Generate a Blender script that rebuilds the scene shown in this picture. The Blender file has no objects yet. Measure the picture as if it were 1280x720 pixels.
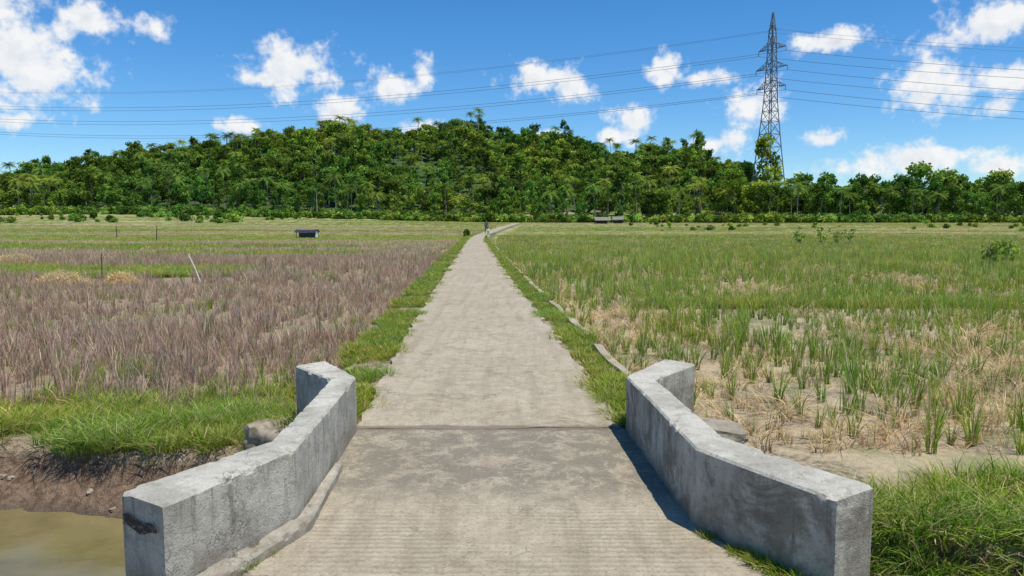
import bpy, math, random
import numpy as np
from mathutils import Vector, noise, Quaternion
random.seed(7)
R = random.random
U = random.uniform
sc = bpy.context.scene
sc.view_settings.view_transform = 'Standard'
sc.view_settings.look = 'None'
sc.view_settings.exposure = 0

def sm(a, b, x):
    t = (x - a) / (b - a)
    t = 0 if t < 0 else (1 if t > 1 else t)
    return t * t * (3 - 2 * t)
def nz(x, y=0.0, z=0.0):
    return noise.noise(Vector((x, y, z)))
def lerp(a, b, t): return a + (b - a) * t
def interp(tab, x):
    return float(np.interp(x, [a for a, b in tab], [b for a, b in tab]))

# ------------------------------------------------------------------ node helpers
class NT:
    def __init__(s, tree): s.t = tree; s.n = tree.nodes; s.l = tree.links
    def new(s, typ, **kw):
        n = s.n.new(typ)
        for k, v in kw.items(): setattr(n, k, v)
        return n
    def link(s, a, b): s.l.new(a, b)
    def setin(s, sock, v):
        if v is None: return
        if isinstance(v, bpy.types.NodeSocket): s.l.new(v, sock)
        else: sock.default_value = v
    def math(s, op, a, b=None, c=None, clamp=False):
        n = s.new('ShaderNodeMath', operation=op, use_clamp=clamp)
        for i, v in enumerate((a, b, c)): s.setin(n.inputs[i], v)
        return n.outputs[0]
    def vmath(s, op, a, b=None):
        n = s.new('ShaderNodeVectorMath', operation=op)
        s.setin(n.inputs[0], a)
        if b is not None: s.setin(n.inputs[1], b)
        return n.outputs['Value'] if op in ('LENGTH', 'DOT_PRODUCT') else n.outputs[0]
    def mapr(s, v, a, b, c=0.0, d=1.0, smooth=True):
        n = s.new('ShaderNodeMapRange')
        n.interpolation_type = 'SMOOTHSTEP' if smooth else 'LINEAR'
        s.setin(n.inputs['Value'], v)
        n.inputs['From Min'].default_value = a; n.inputs['From Max'].default_value = b
        n.inputs['To Min'].default_value = c; n.inputs['To Max'].default_value = d
        return n.outputs['Result']
    def noise(s, vec, scale, detail=5, rough=0.55, dist=0.0, out='Fac'):
        n = s.new('ShaderNodeTexNoise')
        s.setin(n.inputs['Vector'], vec)
        n.inputs['Scale'].default_value = scale; n.inputs['Detail'].default_value = detail
        n.inputs['Roughness'].default_value = rough; n.inputs['Distortion'].default_value = dist
        return n.outputs[out]
    def mix(s, f, a, b, mode='MIX'):
        n = s.new('ShaderNodeMix', data_type='RGBA', blend_type=mode)
        s.setin(n.inputs[0], f)
        for sock, v in ((n.inputs[6], a), (n.inputs[7], b)):
            if isinstance(v, tuple): sock.default_value = (v[0], v[1], v[2], 1)
            else: s.l.new(v, sock)
        return n.outputs[2]
    def scalevec(s, v, xyz):
        return s.vmath('MULTIPLY', v, xyz)
    def bump(s, h, strength, dist):
        n = s.new('ShaderNodeBump'); n.inputs['Strength'].default_value = strength
        n.inputs['Distance'].default_value = dist; s.l.new(h, n.inputs['Height'])
        return n.outputs[0]

def newmat(name):
    m = bpy.data.materials.new(name); m.use_nodes = True
    m.node_tree.nodes.clear()
    t = NT(m.node_tree)
    out = t.new('ShaderNodeOutputMaterial')
    return m, t, out
def principled(t, out, col, rough=0.85, normal=None, spec=0.3):
    p = t.new('ShaderNodeBsdfPrincipled')
    if isinstance(col, tuple): p.inputs['Base Color'].default_value = (*col, 1)
    else: t.link(col, p.inputs['Base Color'])
    t.setin(p.inputs['Roughness'], rough)
    p.inputs['Specular IOR Level'].default_value = spec
    if normal is not None: t.link(normal, p.inputs['Normal'])
    t.link(p.outputs[0], out.inputs[0])
    return p
def wpos(t):
    return t.new('ShaderNodeNewGeometry').outputs['Position']

def simple_mat(name, c1, c2, scale=8, rough=0.8, bumpd=0.01):
    m, t, out = newmat(name)
    p = wpos(t)
    n = t.noise(p, scale, 5, 0.6)
    col = t.mix(t.mapr(n, 0.35, 0.65), c1, c2)
    principled(t, out, col, rough, t.bump(n, 0.5, bumpd))
    return m

def leaf_mat(name, vary=0.5, wscale=0.15, trans=0.3, warm=(1.15, 1.0, 0.8), cool=(0.85, 1.0, 0.9)):
    m, t, out = newmat(name)
    a = t.new('ShaderNodeAttribute', attribute_name='col')
    oi = t.new('ShaderNodeObjectInfo')
    f = t.mapr(oi.outputs['Random'], 0, 1, 1 - vary * 0.5, 1 + vary * 0.5, smooth=False)
    n = t.noise(wpos(t), wscale, 2, 0.6)
    wc = t.mix(t.mapr(n, 0.35, 0.65), warm, cool)
    c = t.mix(1.0, a.outputs['Color'], wc, 'MULTIPLY')
    hv = t.new('ShaderNodeHueSaturation'); t.link(c, hv.inputs['Color']); t.link(f, hv.inputs['Value'])
    hue = t.mapr(t.math('FRACT', t.math('MULTIPLY', oi.outputs['Random'], 7.31)), 0, 1, 0.485, 0.515, smooth=False)
    t.link(hue, hv.inputs['Hue'])
    c = hv.outputs[0]
    p = t.new('ShaderNodeBsdfDiffuse'); t.link(c, p.inputs['Color'])
    tr = t.new('ShaderNodeBsdfTranslucent'); t.link(c, tr.inputs['Color'])
    mx = t.new('ShaderNodeMixShader'); mx.inputs[0].default_value = trans
    t.link(p.outputs[0], mx.inputs[1]); t.link(tr.outputs[0], mx.inputs[2])
    t.link(mx.outputs[0], out.inputs[0])
    return m

# ------------------------------------------------------------------ mesh helpers
class MB:
    def __init__(s): s.v = []; s.f = []; s.c = []; s.mi = []
    def add(s, vs, fs, col=(1, 1, 1), mi=0):
        o = len(s.v); s.v.extend(vs); s.c.extend([col] * len(vs))
        for f in fs: s.f.append(tuple(i + o for i in f)); s.mi.append(mi)
    def beam(s, p, q, r, r2=None, n=4, col=(1, 1, 1), mi=0, cap=True):
        p = Vector(p); q = Vector(q); d = (q - p).normalized()
        a = d.orthogonal().normalized(); b = d.cross(a)
        r2 = r if r2 is None else r2
        vs = []
        for (c, rr) in ((p, r), (q, r2)):
            for i in range(n):
                an = 2 * math.pi * (i + .5) / n
                vs.append(tuple(c + a * math.cos(an) * rr + b * math.sin(an) * rr))
        fs = [(i, (i + 1) % n, n + (i + 1) % n, n + i) for i in range(n)]
        if cap: fs += [tuple(range(n - 1, -1, -1)), tuple(range(n, 2 * n))]
        s.add(vs, fs, col, mi)
    def box(s, c, size, rz=0.0, col=(1, 1, 1), mi=0):
        ca, sa = math.cos(rz), math.sin(rz); vs = []
        for dz in (-.5, .5):
            for dx, dy in ((-.5, -.5), (.5, -.5), (.5, .5), (-.5, .5)):
                x, y = dx * size[0], dy * size[1]
                vs.append((c[0] + x * ca - y * sa, c[1] + x * sa + y * ca, c[2] + dz * size[2]))
        s.add(vs, [(3, 2, 1, 0), (4, 5, 6, 7), (0, 1, 5, 4), (1, 2, 6, 5), (2, 3, 7, 6), (3, 0, 4, 7)], col, mi)
    def mesh(s, name, mats):
        me = bpy.data.meshes.new(name); me.from_pydata(s.v, [], s.f)
        for m in mats: me.materials.append(m)
        if len(mats) > 1: me.polygons.foreach_set('material_index', s.mi)
        ca = me.color_attributes.new('col', 'FLOAT_COLOR', 'POINT')
        arr = np.ones((len(s.v), 4), dtype=np.float32)
        if s.c: arr[:, :3] = np.array(s.c, dtype=np.float32)
        ca.data.foreach_set('color', arr.ravel()); me.update()
        return me
    def obj(s, name, mats, link=True):
        o = bpy.data.objects.new(name, s.mesh(name, mats))
        if link: sc.collection.objects.link(o)
        return o

def smooth(o, ang=40):
    o.data.shade_smooth()
    o.data.set_sharp_from_angle(angle=math.radians(ang))

def mkc(name, objs):
    c = bpy.data.collections.new(name)
    for o in objs: c.objects.link(o)
    return c

def scatter(name, pts, coll):
    a = np.array(pts, dtype=np.float32)
    me = bpy.data.meshes.new(name)
    me.vertices.add(len(a)); me.vertices.foreach_set('co', a[:, 0:3].ravel())
    at = me.attributes.new('rot', 'FLOAT_VECTOR', 'POINT'); at.data.foreach_set('vector', a[:, 3:6].ravel())
    at = me.attributes.new('scl', 'FLOAT_VECTOR', 'POINT'); at.data.foreach_set('vector', a[:, 6:9].ravel())
    at = me.attributes.new('idx', 'INT', 'POINT'); at.data.foreach_set('value', a[:, 9].astype(np.int32))
    o = bpy.data.objects.new(name, me); sc.collection.objects.link(o)
    g = bpy.data.node_groups.new(name + '_gn', 'GeometryNodeTree')
    g.interface.new_socket('Geometry', in_out='INPUT', socket_type='NodeSocketGeometry')
    g.interface.new_socket('Geometry', in_out='OUTPUT', socket_type='NodeSocketGeometry')
    N, L = g.nodes, g.links
    gi = N.new('NodeGroupInput'); go = N.new('NodeGroupOutput')
    ci = N.new('GeometryNodeCollectionInfo'); ci.inputs['Collection'].default_value = coll
    ci.inputs['Separate Children'].default_value = True; ci.inputs['Reset Children'].default_value = True
    ip = N.new('GeometryNodeInstanceOnPoints'); ip.inputs['Pick Instance'].default_value = True
    def na(nm, typ):
        n = N.new('GeometryNodeInputNamedAttribute'); n.data_type = typ; n.inputs['Name'].default_value = nm
        return n.outputs['Attribute']
    L.new(gi.outputs[0], ip.inputs['Points']); L.new(ci.outputs[0], ip.inputs['Instance'])
    L.new(na('idx', 'INT'), ip.inputs['Instance Index'])
    L.new(na('rot', 'FLOAT_VECTOR'), ip.inputs['Rotation']); L.new(na('scl', 'FLOAT_VECTOR'), ip.inputs['Scale'])
    L.new(ip.outputs[0], go.inputs[0])
    md = o.modifiers.new('scatter', 'NODES'); md.node_group = g
    return o

# ------------------------------------------------------------------ layout functions
LEFT = [(-6, -1.32), (3.2, -1.32), (3.8, -1.16), (5.66, -1.22), (9, -1.43), (12, -1.60), (20.5, -2.0), (55, -3.5), (72, -4.25), (84, -4.4), (100, -3.9), (130, -2.4), (170, .5)]
RIGHT = [(-6, 1.2), (3.2, 1.2), (3.8, .985), (5.66, .885), (9, .70), (12, .54), (20.5, .0), (55, -1.85), (72, -2.75), (84, -2.9), (100, -2.4), (130, -1.0), (170, 1.8)]
def rl(y): return interp(LEFT, y)
def rr(y): return interp(RIGHT, y)
FB = [(-400, 30), (-60, 10), (-8, 6.85), (-4, 6.6), (-2.3, 6.45), (-1.2, 5.95), (0, 5.45), (2.7, 4.72), (60, -10), (400, -90)]
def fb0(x): return interp(FB, x)
def fbank(x): return fb0(x) + .14 * nz(x * .8, 3.1) + .07 * nz(x * 2.7, 9.2)
CW = 3.5
RIDGE = [(-420, 8), (-292, 14), (-240, 20), (-201, 26), (-155, 33), (-110, 40), (-87, 43), (-64, 38), (-40, 40), (-18, 43), (4, 37), (27, 35), (50, 28), (73, 29), (100, 31), (114, 23), (132, 14), (164, 7), (292, 3)]
def H(x, y):
    z = -.42 + .025 * nz(x * .7, y * .7) + .012 * nz(x * 3, y * 3)
    z += 1.9 * sm(60, 225, y) + 2.5 * sm(150, 250, y) * sm(20, -120, x)
    if y > 200:
        xx = x * 420 / max(y, 235)
        h = interp(RIDGE, xx)
        up = sm(225, 425, y)
        down = 1 - .7 * sm(460, 900, y)
        z += h * up * down + (6 * nz(x * .018, y * .018) + 3.5 * nz(x * .05, y * .05)) * up
    t = fbank(x) - y
    if 0 < t < CW:
        s_ = min(t, CW - t)
        z -= .30 * sm(0, .14, s_) + .2 * sm(.12, .5, s_) + .5 * sm(.42, 1.2, s_)
        z += (.05 * nz(x * 4, y * 4, 2) + .02 * nz(x * 11, y * 11, 5)) * sm(0, .1, s_)
    if t > CW - .3: z = max(z, lerp(z, -.14, sm(CW - .3, CW + .4, t)))
    return z

# ------------------------------------------------------------------ ground
def axis(fine, lo, hi, g=1.09):
    a = list(np.arange(fine[0], fine[1], fine[2]))
    s = fine[2]; v = a[-1]
    while v < hi: s *= g; v += min(s, 45); a.append(v)
    s = fine[2]; v = a[0]; b = []
    while v > lo: s *= g; v -= min(s, 45); b.append(v)
    return b[::-1] + a
xs = axis((-8, 6, .1), -1400, 1400)
ys = axis((1.2, 8.4, .06), -300, 1800)
gb = MB()
nxn = len(xs)
for y in ys:
    for x in xs: gb.v.append((x, y, H(x, y)))
gb.c = [(1, 1, 1)] * len(gb.v)
for j in range(len(ys) - 1):
    for i in range(nxn - 1):
        a = j * nxn + i
        gb.f.append((a, a + 1, a + nxn + 1, a + nxn)); gb.mi.append(0)

m, t, out = newmat('ground_soil')
p = wpos(t)
sep = t.new('ShaderNodeSeparateXYZ'); t.link(p, sep.inputs[0])
X, Y, Z = sep.outputs
n1 = t.noise(p, 1.2, 4, .6); n2 = t.noise(p, 14, 6, .65); n3 = t.noise(p, 60, 3, .6)
soilL = t.mix(t.mapr(n2, .35, .65), (.20, .15, .095), (.40, .31, .20))
soilR = t.mix(t.mapr(n2, .35, .62), (.17, .13, .085), (.40, .33, .22))
soilR = t.mix(t.mapr(n1, .42, .58, 0, .7), soilR, (.55, .45, .28))
soil = t.mix(t.mapr(X, -1, 1), soilL, soilR)
soil = t.mix(t.math('MULTIPLY', t.mapr(t.noise(p, .8, 4, .6), .5, .62), .5), soil, (.17, .21, .06))
far_p = t.scalevec(p, (.02, .11, 0))
nf = t.noise(far_p, 1.0, 4, .6)
nf2 = t.noise(t.scalevec(p, (.05, .6, 0)), 1.0, 4, .6)
fc = t.mix(t.mapr(nf, .42, .56), (.40, .32, .17), (.17, .25, .06))
fc = t.mix(t.mapr(nf2, .45, .6), fc, (.29, .29, .10))
col = t.mix(t.mapr(Y, 25, 60), soil, fc)
mudn = t.mix(t.mapr(n2, .3, .7), (.10, .062, .038), (.27, .185, .12))
mudw = t.mix(t.mapr(Z, -.95, -.8), (.10, .075, .05), mudn)
col = t.mix(t.mapr(Z, -.50, -.58), col, mudw)
col = t.mix(t.mapr(Z, 3.5, 7), col, (.05, .085, .022))
hb = t.math('ADD', n2, t.math('MULTIPLY', n3, .4))
rough = t.mapr(Z, -.93, -.8, .35, .95)
principled(t, out, col, rough, t.bump(hb, .9, .05))
ground = gb.obj('ground', [m]); smooth(ground, 180)

# ------------------------------------------------------------------ water
m, t, out = newmat('muddy_water')
p = wpos(t)
n = t.noise(p, .9, 5, .6, .4)
col = t.mix(t.mapr(n, .35, .65), (.125, .10, .038), (.20, .165, .07))
nb = t.noise(t.scalevec(p, (1, 2.2, 1)), 7, 3, .5)
principled(t, out, col, .06, t.bump(nb, .12, .02), .5)
wb = MB()
wx = np.linspace(-60, 60, 241)
for x in wx:
    f = fb0(x)
    wb.v += [(x, f + .6, -.9), (x, f - CW - .6, -.9)]
wb.c = [(1, 1, 1)] * len(wb.v)
for i in range(len(wx) - 1): wb.f.append((2 * i, 2 * i + 1, 2 * i + 3, 2 * i + 2)); wb.mi.append(0)
wb.obj('water', [m])

# ------------------------------------------------------------------ concrete
def concrete_path_mat(name, bridge):
    m, t, out = newmat(name)
    p = wpos(t); sep = t.new('ShaderNodeSeparateXYZ'); t.link(p, sep.inputs[0]); X, Y, Z = sep.outputs
    big = t.noise(p, .7, 5, .7, .3); med = t.noise(p, 7, 7, .75); fine = t.noise(p, 55, 4, .7); gr = t.noise(p, 240, 1, .5)
    strk = t.noise(t.scalevec(p, (5, .35, 1)), 1.3, 4, .65)
    c = t.mix(t.mapr(med, .32, .68), (.315, .262, .18), (.455, .39, .28))
    c = t.mix(t.mapr(big, .42, .66, 0, .45), c, (.50, .435, .325))
    c = t.mix(t.mapr(strk, .46, .68, 0, .5), c, (.26, .215, .15))
    if bridge:
        zone = t.math('MULTIPLY', t.mapr(Y, 3.95, 4.5), t.mapr(Y, 5.95, 5.5))
        zn = t.mapr(t.noise(p, 4.0, 8, .84, .3), .43, .53)
        zone = t.math('MULTIPLY', zone, t.math('ADD', t.math('MULTIPLY', zn, .65), .2))
        c = t.mix(zone, c, (.18, .16, .12))
    stain = t.mapr(t.noise(p, 2.0, 8, .82, .6), .53, .66, 0, .65)
    c = t.mix(stain, c, (.18, .15, .105))
    c = t.mix(t.mapr(fine, .34, .47, .6, 0), c, (.16, .135, .095))
    c = t.mix(t.mapr(fine, .58, .72, 0, .55), c, (.62, .55, .43))
    c = t.mix(t.mapr(gr, .56, .68, 0, .5), c, (.18, .15, .11))
    yy = t.math('ADD', t.math('MULTIPLY', Y, 2 * math.pi / .05), t.math('MULTIPLY', t.noise(p, 3, 3, .5), 6))
    g = t.math('SINE', yy)
    gm = t.mapr(t.noise(p, 1.5, 3, .5), .35, .55, .15, 1)
    if bridge: gm = t.math('MULTIPLY', gm, t.mapr(Y, 4.25, 3.8, .06, 1))
    else: gm = t.math('MULTIPLY', gm, .35)
    g = t.math('MULTIPLY', g, gm)
    c = t.mix(t.math('MULTIPLY', t.mapr(g, .1, .9), .26), c, (.22, .19, .13))
    h = t.math('ADD', t.math('MULTIPLY', g, -.35), t.math('ADD', med, t.math('MULTIPLY', fine, .5)))
    vo = t.new('ShaderNodeTexVoronoi', feature='DISTANCE_TO_EDGE'); vo.inputs['Scale'].default_value = .45
    pd = t.vmath('ADD', p, t.vmath('MULTIPLY', t.noise(p, 3, 5, .65, out='Color'), (.7, .7, 0)))
    t.link(pd, vo.inputs['Vector'])
    cr = t.mapr(vo.outputs['Distance'], .0, .005, 1, 0)
    crm = t.math('MULTIPLY', cr, t.mapr(big, .46, .56))
    c = t.mix(t.math('MULTIPLY', crm, .6), c, (.11, .09, .065))
    jd = t.math('ABSOLUTE', t.math('SUBTRACT', Y, 5.68))
    jn = t.math('SUBTRACT', jd, t.math('MULTIPLY', t.noise(p, 6, 6, .75), .18))
    c = t.mix(t.mapr(jn, .01, -.05, 0, .7), c, (.15, .115, .075))
    principled(t, out, c, .9, t.bump(h, .8, .014), .2)
    return m
mat_deck = concrete_path_mat('bridge_deck_concrete', True)
mat_path = concrete_path_mat('path_concrete', False)

def yj(x): return 5.66 + .06 * nz(x * 1.6, 5) + .035 * nz(x * 6, 2) + .014 * nz(x * 19, 2) + .02 * x
def strip(name, stations, mat, zt, zb, endfn=None, nx=48):
    b = MB()
    for k, y in enumerate(stations):
        L = rl(y) + (.07 * nz(y * 1.3, 1) + .08 * nz(y * 4, 1) if y > 5.6 else 0)
        Rr = rr(y) + (.07 * nz(y * 1.3, 7) + .08 * nz(y * 4, 7) if y > 5.6 else 0)
        row = []
        for i in range(nx + 1):
            x = lerp(L, Rr, i / nx)
            yv = endfn(x, y) if endfn else y
            row.append((x, yv, zt(x, yv)))
        row = [(row[0][0], row[0][1], zb)] + row + [(row[-1][0], row[-1][1], zb)]
        b.v += row
    w = nx + 3
    b.c = [(1, 1, 1)] * len(b.v)
    for j in range(len(stations) - 1):
        for i in range(w - 1):
            a = j * w + i; b.f.append((a, a + 1, a + w + 1, a + w)); b.mi.append(0)
    for j in (0, len(stations) - 1):
        b.f.append(tuple(j * w + i for i in range(w))); b.mi.append(0)
    o = b.obj(name, [mat]); smooth(o, 35); return o
rz_ = lambda y: 1.9 * sm(60, 225, y)
st1 = list(np.arange(-5, 5.5, .1)) + [5.6, 5.66]
strip('bridge_deck', st1, mat_deck, lambda x, y: .006 * nz(x * 1.5, y * 1.5) - .004, -.22,
      lambda x, y: y + (yj(x) - 5.66) * sm(4.5, 5.66, y))
st2 = list(np.arange(5.67, 20, .12)) + list(np.arange(20, 60, .6)) + list(np.arange(60, 171, 2.5))
strip('concrete_path', st2, mat_path, lambda x, y: .008 * nz(x * 1.2, y * 1.2) - .006 + rz_(y), -.4,
      lambda x, y: y + (yj(x) - 5.66 + .008 + .016 * nz(x * 2, 33)) * sm(7, 5.67, y))

# wall concrete
m, t, out = newmat('weathered_concrete')
p = wpos(t); sep = t.new('ShaderNodeSeparateXYZ'); t.link(p, sep.inputs[0]); X, Y, Z = sep.outputs
nrm = t.new('ShaderNodeNewGeometry').outputs['Normal']
sn = t.new('ShaderNodeSeparateXYZ'); t.link(nrm, sn.inputs[0])
big = t.noise(p, 3.0, 6, .68, .4); med = t.noise(p, 13, 7, .75); fine = t.noise(p, 90, 4, .7)
c = t.mix(t.mapr(big, .35, .65), (.38, .355, .29), (.55, .52, .435))
c = t.mix(t.mapr(med, .36, .48, .55, 0), c, (.23, .21, .165))
c = t.mix(t.mapr(med, .56, .68, 0, .6), c, (.66, .63, .55))
strk = t.noise(t.scalevec(p, (9, 9, .9)), 1.6, 6, .72)
side = t.mapr(t.math('ABSOLUTE', sn.outputs[2]), .3, .7, 1, 0)
sf = t.math('MULTIPLY', t.math('MULTIPLY', t.mapr(strk, .50, .66), side), t.mapr(Z, -.1, .42, .2, .7))
c = t.mix(sf, c, (.15, .135, .11))
blot = t.mapr(t.noise(p, 2.1, 8, .78, .6), .46, .60)
c = t.mix(t.math('MULTIPLY', t.math('MULTIPLY', blot, side), t.mapr(X, 0, .5, .15, .7)), c, (.16, .13, .09))
lowd = t.math('MULTIPLY', t.mapr(t.math('ADD', Z, t.math('MULTIPLY', big, .25)), .30, .10), .6)
c = t.mix(lowd, c, (.22, .175, .115))
c = t.mix(t.mapr(fine, .32, .44, .5, 0), c, (.12, .11, .09))
vo = t.new('ShaderNodeTexVoronoi', feature='DISTANCE_TO_EDGE'); vo.inputs['Scale'].default_value = 7.5
pd = t.vmath('ADD', p, t.vmath('MULTIPLY', t.noise(p, 7, 4, .65, out='Color'), (.2, .2, .2)))
t.link(pd, vo.inputs['Vector'])
cr = t.mapr(vo.outputs['Distance'], .0, .014, 1, 0)
crm = t.math('MULTIPLY', cr, t.mapr(t.noise(p, 2.2, 3, .5), .47, .62))
crm = t.math('MULTIPLY', crm, t.mapr(X, .2, -.5, .25, 1))
c = t.mix(t.math('MULTIPLY', crm, t.math('MULTIPLY', side, .5)), c, (.10, .09, .075))
h = t.math('ADD', t.math('ADD', med, t.math('MULTIPLY', fine, .6)), t.math('MULTIPLY', crm, -.6))
principled(t, out, c, .92, t.bump(h, .9, .014), .2)
mat_wall = m

def parapet(name, inner, outer, zt, zb, jit=.005, mat=None):
    mat = mat or mat_wall
    b = MB()
    stn = []
    for k in range(len(inner) - 1):
        L = (Vector(inner[k + 1]) - Vector(inner[k])).length
        n = max(2, int(L / .018))
        for i in range(n):
            f = i / n
            stn.append((Vector(inner[k]).lerp(Vector(inner[k + 1]), f), Vector(outer[k]).lerp(Vector(outer[k + 1]), f)))
    stn.append((Vector(inner[-1]), Vector(outer[-1])))
    bev = .012
    hs = list(np.linspace(zb, zt - bev * 2.5, 14)) + [zt - bev]
    for k, (pi, po) in enumerate(stn):
        wv = (po - pi); W = wv.length; d = wv / W
        e = 0
        if k == 0 or k == len(stn) - 1: e = .010
        sec = [(0 + e, z) for z in hs] + [(bev + e, zt - e)] + [(W * f, zt - e) for f in (.25, .5, .75)] + [(W - bev - e, zt - e)] + [(W - e, z) for z in hs[::-1]]
        for (u, z) in sec:
            q = pi + d * u
            v = Vector((q.x, q.y, z))
            s1 = nz(v.x * 5, v.y * 5, v.z * 5) * jit + nz(v.x * 21, v.y * 21, v.z * 21) * jit * .6
            chip = 0
            if z > zt - .02:
                cn = nz(v.x * 14 + 4, v.y * 14, 3) + .5 * nz(v.x * 37, v.y * 37, 7)
                chip = -max(0, cn - .3) * .05 if (u < .03 or u > W - .03) else 0
            v.x += d.x * (s1 + chip * .8) * (1 if u > W / 2 else -1); v.y += d.y * (s1 + chip * .8) * (1 if u > W / 2 else -1)
            v.z += s1 * .4 + chip + .010 * nz(v.x * 1.2, v.y * 1.2, 8)
            b.v.append(tuple(v))
    w = len(sec); b.c = [(1, 1, 1)] * len(b.v)
    for j in range(len(stn) - 1):
        for i in range(w - 1):
            a = j * w + i; b.f.append((a, a + w, a + w + 1, a + 1)); b.mi.append(0)
    b.f.append(tuple(range(w))); b.mi.append(0)
    b.f.append(tuple((len(stn) - 1) * w + i for i in range(w))[::-1]); b.mi.append(0)
    o = b.obj(name, [mat])
    import bmesh
    bm = bmesh.new(); bm.from_mesh(o.data); bmesh.ops.recalc_face_normals(bm, faces=bm.faces); bm.to_mesh(o.data); bm.free()
    smooth(o, 30)
    return o

LI = [(-1.456, 3.0), (-1.13, 3.78), (-1.20, 5.60), (-1.60, 6.27)]
LO = [(-1.73, 3.175), (-1.30, 3.90), (-1.375, 5.52), (-1.80, 6.05)]
RI = [(1.38, 3.06), (.965, 3.80), (.885, 5.64), (1.34, 6.38)]
RO = [(1.63, 3.23), (1.165, 4.0), (1.085, 5.52), (1.54, 6.12)]
wl = parapet('bridge_parapet', LI, LO, .42, -.3)
wr = parapet('bridge_parapet', RI, RO, .42, -.3)
parapet('parapet_kerb', [(-1.34, 2.95), (-1.05, 3.74), (-1.10, 4.7)], [(-1.46, 2.99), (-1.135, 3.79), (-1.16, 4.7)], .05, -.1, .008)
m, t, out = newmat('black_paint')
p = wpos(t); n = t.noise(t.scalevec(p, (30, 30, 60)), 1, 5, .7)
bs = t.new('ShaderNodeBsdfPrincipled'); bs.inputs['Base Color'].default_value = (.02, .02, .02, 1); bs.inputs['Roughness'].default_value = .7
tp = t.new('ShaderNodeBsdfTransparent'); mx = t.new('ShaderNodeMixShader')
t.link(t.mapr(n, .42, .5), mx.inputs[0]); t.link(tp.outputs[0], mx.inputs[1]); t.link(bs.outputs[0], mx.inputs[2]); t.link(mx.outputs[0], out.inputs[0])
b = MB()
e0 = Vector((-1.73, 3.175, 0)); e1 = Vector((-1.456, 3.0, 0)); dd = (e1 - e0).normalized(); nn = Vector((dd.y, -dd.x, 0)) * .012
for i in range(9):
    f = i / 8; q = e0 + (e1 - e0) * (.08 + .8 * f) + nn
    zc = .30 + .01 * math.sin(f * 9); hw_ = .018 + .012 * math.sin(f * 3.1 + .4)
    b.v += [(q.x, q.y, zc - hw_), (q.x, q.y, zc + hw_)]
b.c = [(1, 1, 1)] * 18
for i in range(8): b.f.append((2 * i, 2 * i + 2, 2 * i + 3, 2 * i + 1)); b.mi.append(0)
sm_o = b.obj('paint_mark', [m]); sm_o.parent = wl

b = MB()
b.box((-.12, 3.9, -.33), (3.0, 4.6, .2))
b.box((-.15, 6.25, -.62), (2.9, 1.0, .95), math.radians(-6))
b.box((-.1, 1.75, -.7), (3.3, .9, 1.0), math.radians(-12))
ab = b.obj('bridge_abutment', [mat_wall])

def kerb(name, fn, y0, y1, off, wdt, zt, seed, gapv):
    inner = []; outer = []; y = y0
    while y < y1:
        x = fn(y) + off + .05 * nz(y * .5, seed) + .02 * nz(y * 2.3, seed)
        ww = wdt * (1 + .35 * nz(y * 1.7, seed + 9))
        inner.append((x, y)); outer.append((x + (ww if off > 0 else -ww), y)); y += max(.16, y * .02)
    b = MB()
    for k in range(len(inner)):
        y = inner[k][1]; zz = zt + rz_(y) + .03 * nz(y * .9, seed + 2) + .012 * nz(y * 4, seed)
        gap = nz(y * .55, seed + 30)
        if gap > gapv: zz -= .12
        for (q, z) in ((inner[k], -.6), (inner[k], zz), (outer[k], zz - .012), (outer[k], -.6)): b.v.append((q[0], q[1], z))
    b.c = [(1, 1, 1)] * len(b.v)
    for k in range(len(inner) - 1):
        for i in range(3):
            a = k * 4 + i; b.f.append((a, a + 1, a + 5, a + 4)); b.mi.append(0)
    b.f.append((0, 1, 2, 3)); b.mi.append(0)
    return b.obj(name, [mat_path])
kerb('retaining_kerb', rl, 6.1, 95, -.42, .09, -.03, 3, -.02)
kerb('retaining_kerb', rr, 6.3, 95, .42, .11, .0, 6, .25)

def verge(name, fn, sgn, y0):
    b = MB(); y = y0; rows = 0
    while y < 96:
        for k in range(6):
            f = k / 5; x = fn(y) + sgn * lerp(-.1, .46, f)
            b.v.append((x, y, -.045 + .03 * nz(x * 4, y * 4) + rz_(y)))
        rows += 1; y += max(.1, y * .02)
    b.c = [(1, 1, 1)] * len(b.v)
    for j in range(rows - 1):
        for i in range(5):
            a = j * 6 + i; b.f.append((a, a + 1, a + 7, a + 6)); b.mi.append(0)
    return b.obj(name, [simple_mat(name + '_soil', (.14, .12, .065), (.30, .24, .15), 9)])
verge('verge', rl, -1, 5.7); verge('verge', rr, 1, 5.75)

# ------------------------------------------------------------------ blades
def blade(b, bx, by, h, w, ox, oy, col, col2=None, seg=3, bz=0.0, ang=None):
    ang = U(0, math.pi) if ang is None else ang
    cx, cy = math.cos(ang) * w / 2, math.sin(ang) * w / 2
    o = len(b.v)
    l = math.hypot(ox, oy)
    for k in range(seg + 1):
        t_ = k / seg; tw = 1 - t_ ** 2 * .85
        z = bz + h * (t_ - .35 * min(l / max(h, .01), 1.4) * t_ * t_)
        x = bx + ox * t_ * t_; y = by + oy * t_ * t_
        b.v += [(x - cx * tw, y - cy * tw, z), (x + cx * tw, y + cy * tw, z)]
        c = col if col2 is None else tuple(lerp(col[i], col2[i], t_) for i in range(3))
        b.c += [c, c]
    for k in range(seg):
        a = o + 2 * k; b.f.append((a, a + 1, a + 3, a + 2)); b.mi.append(0)
def jitc(c, v=.25):
    f = U(1 - v, 1 + v); return tuple(x * f for x in c)

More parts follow.
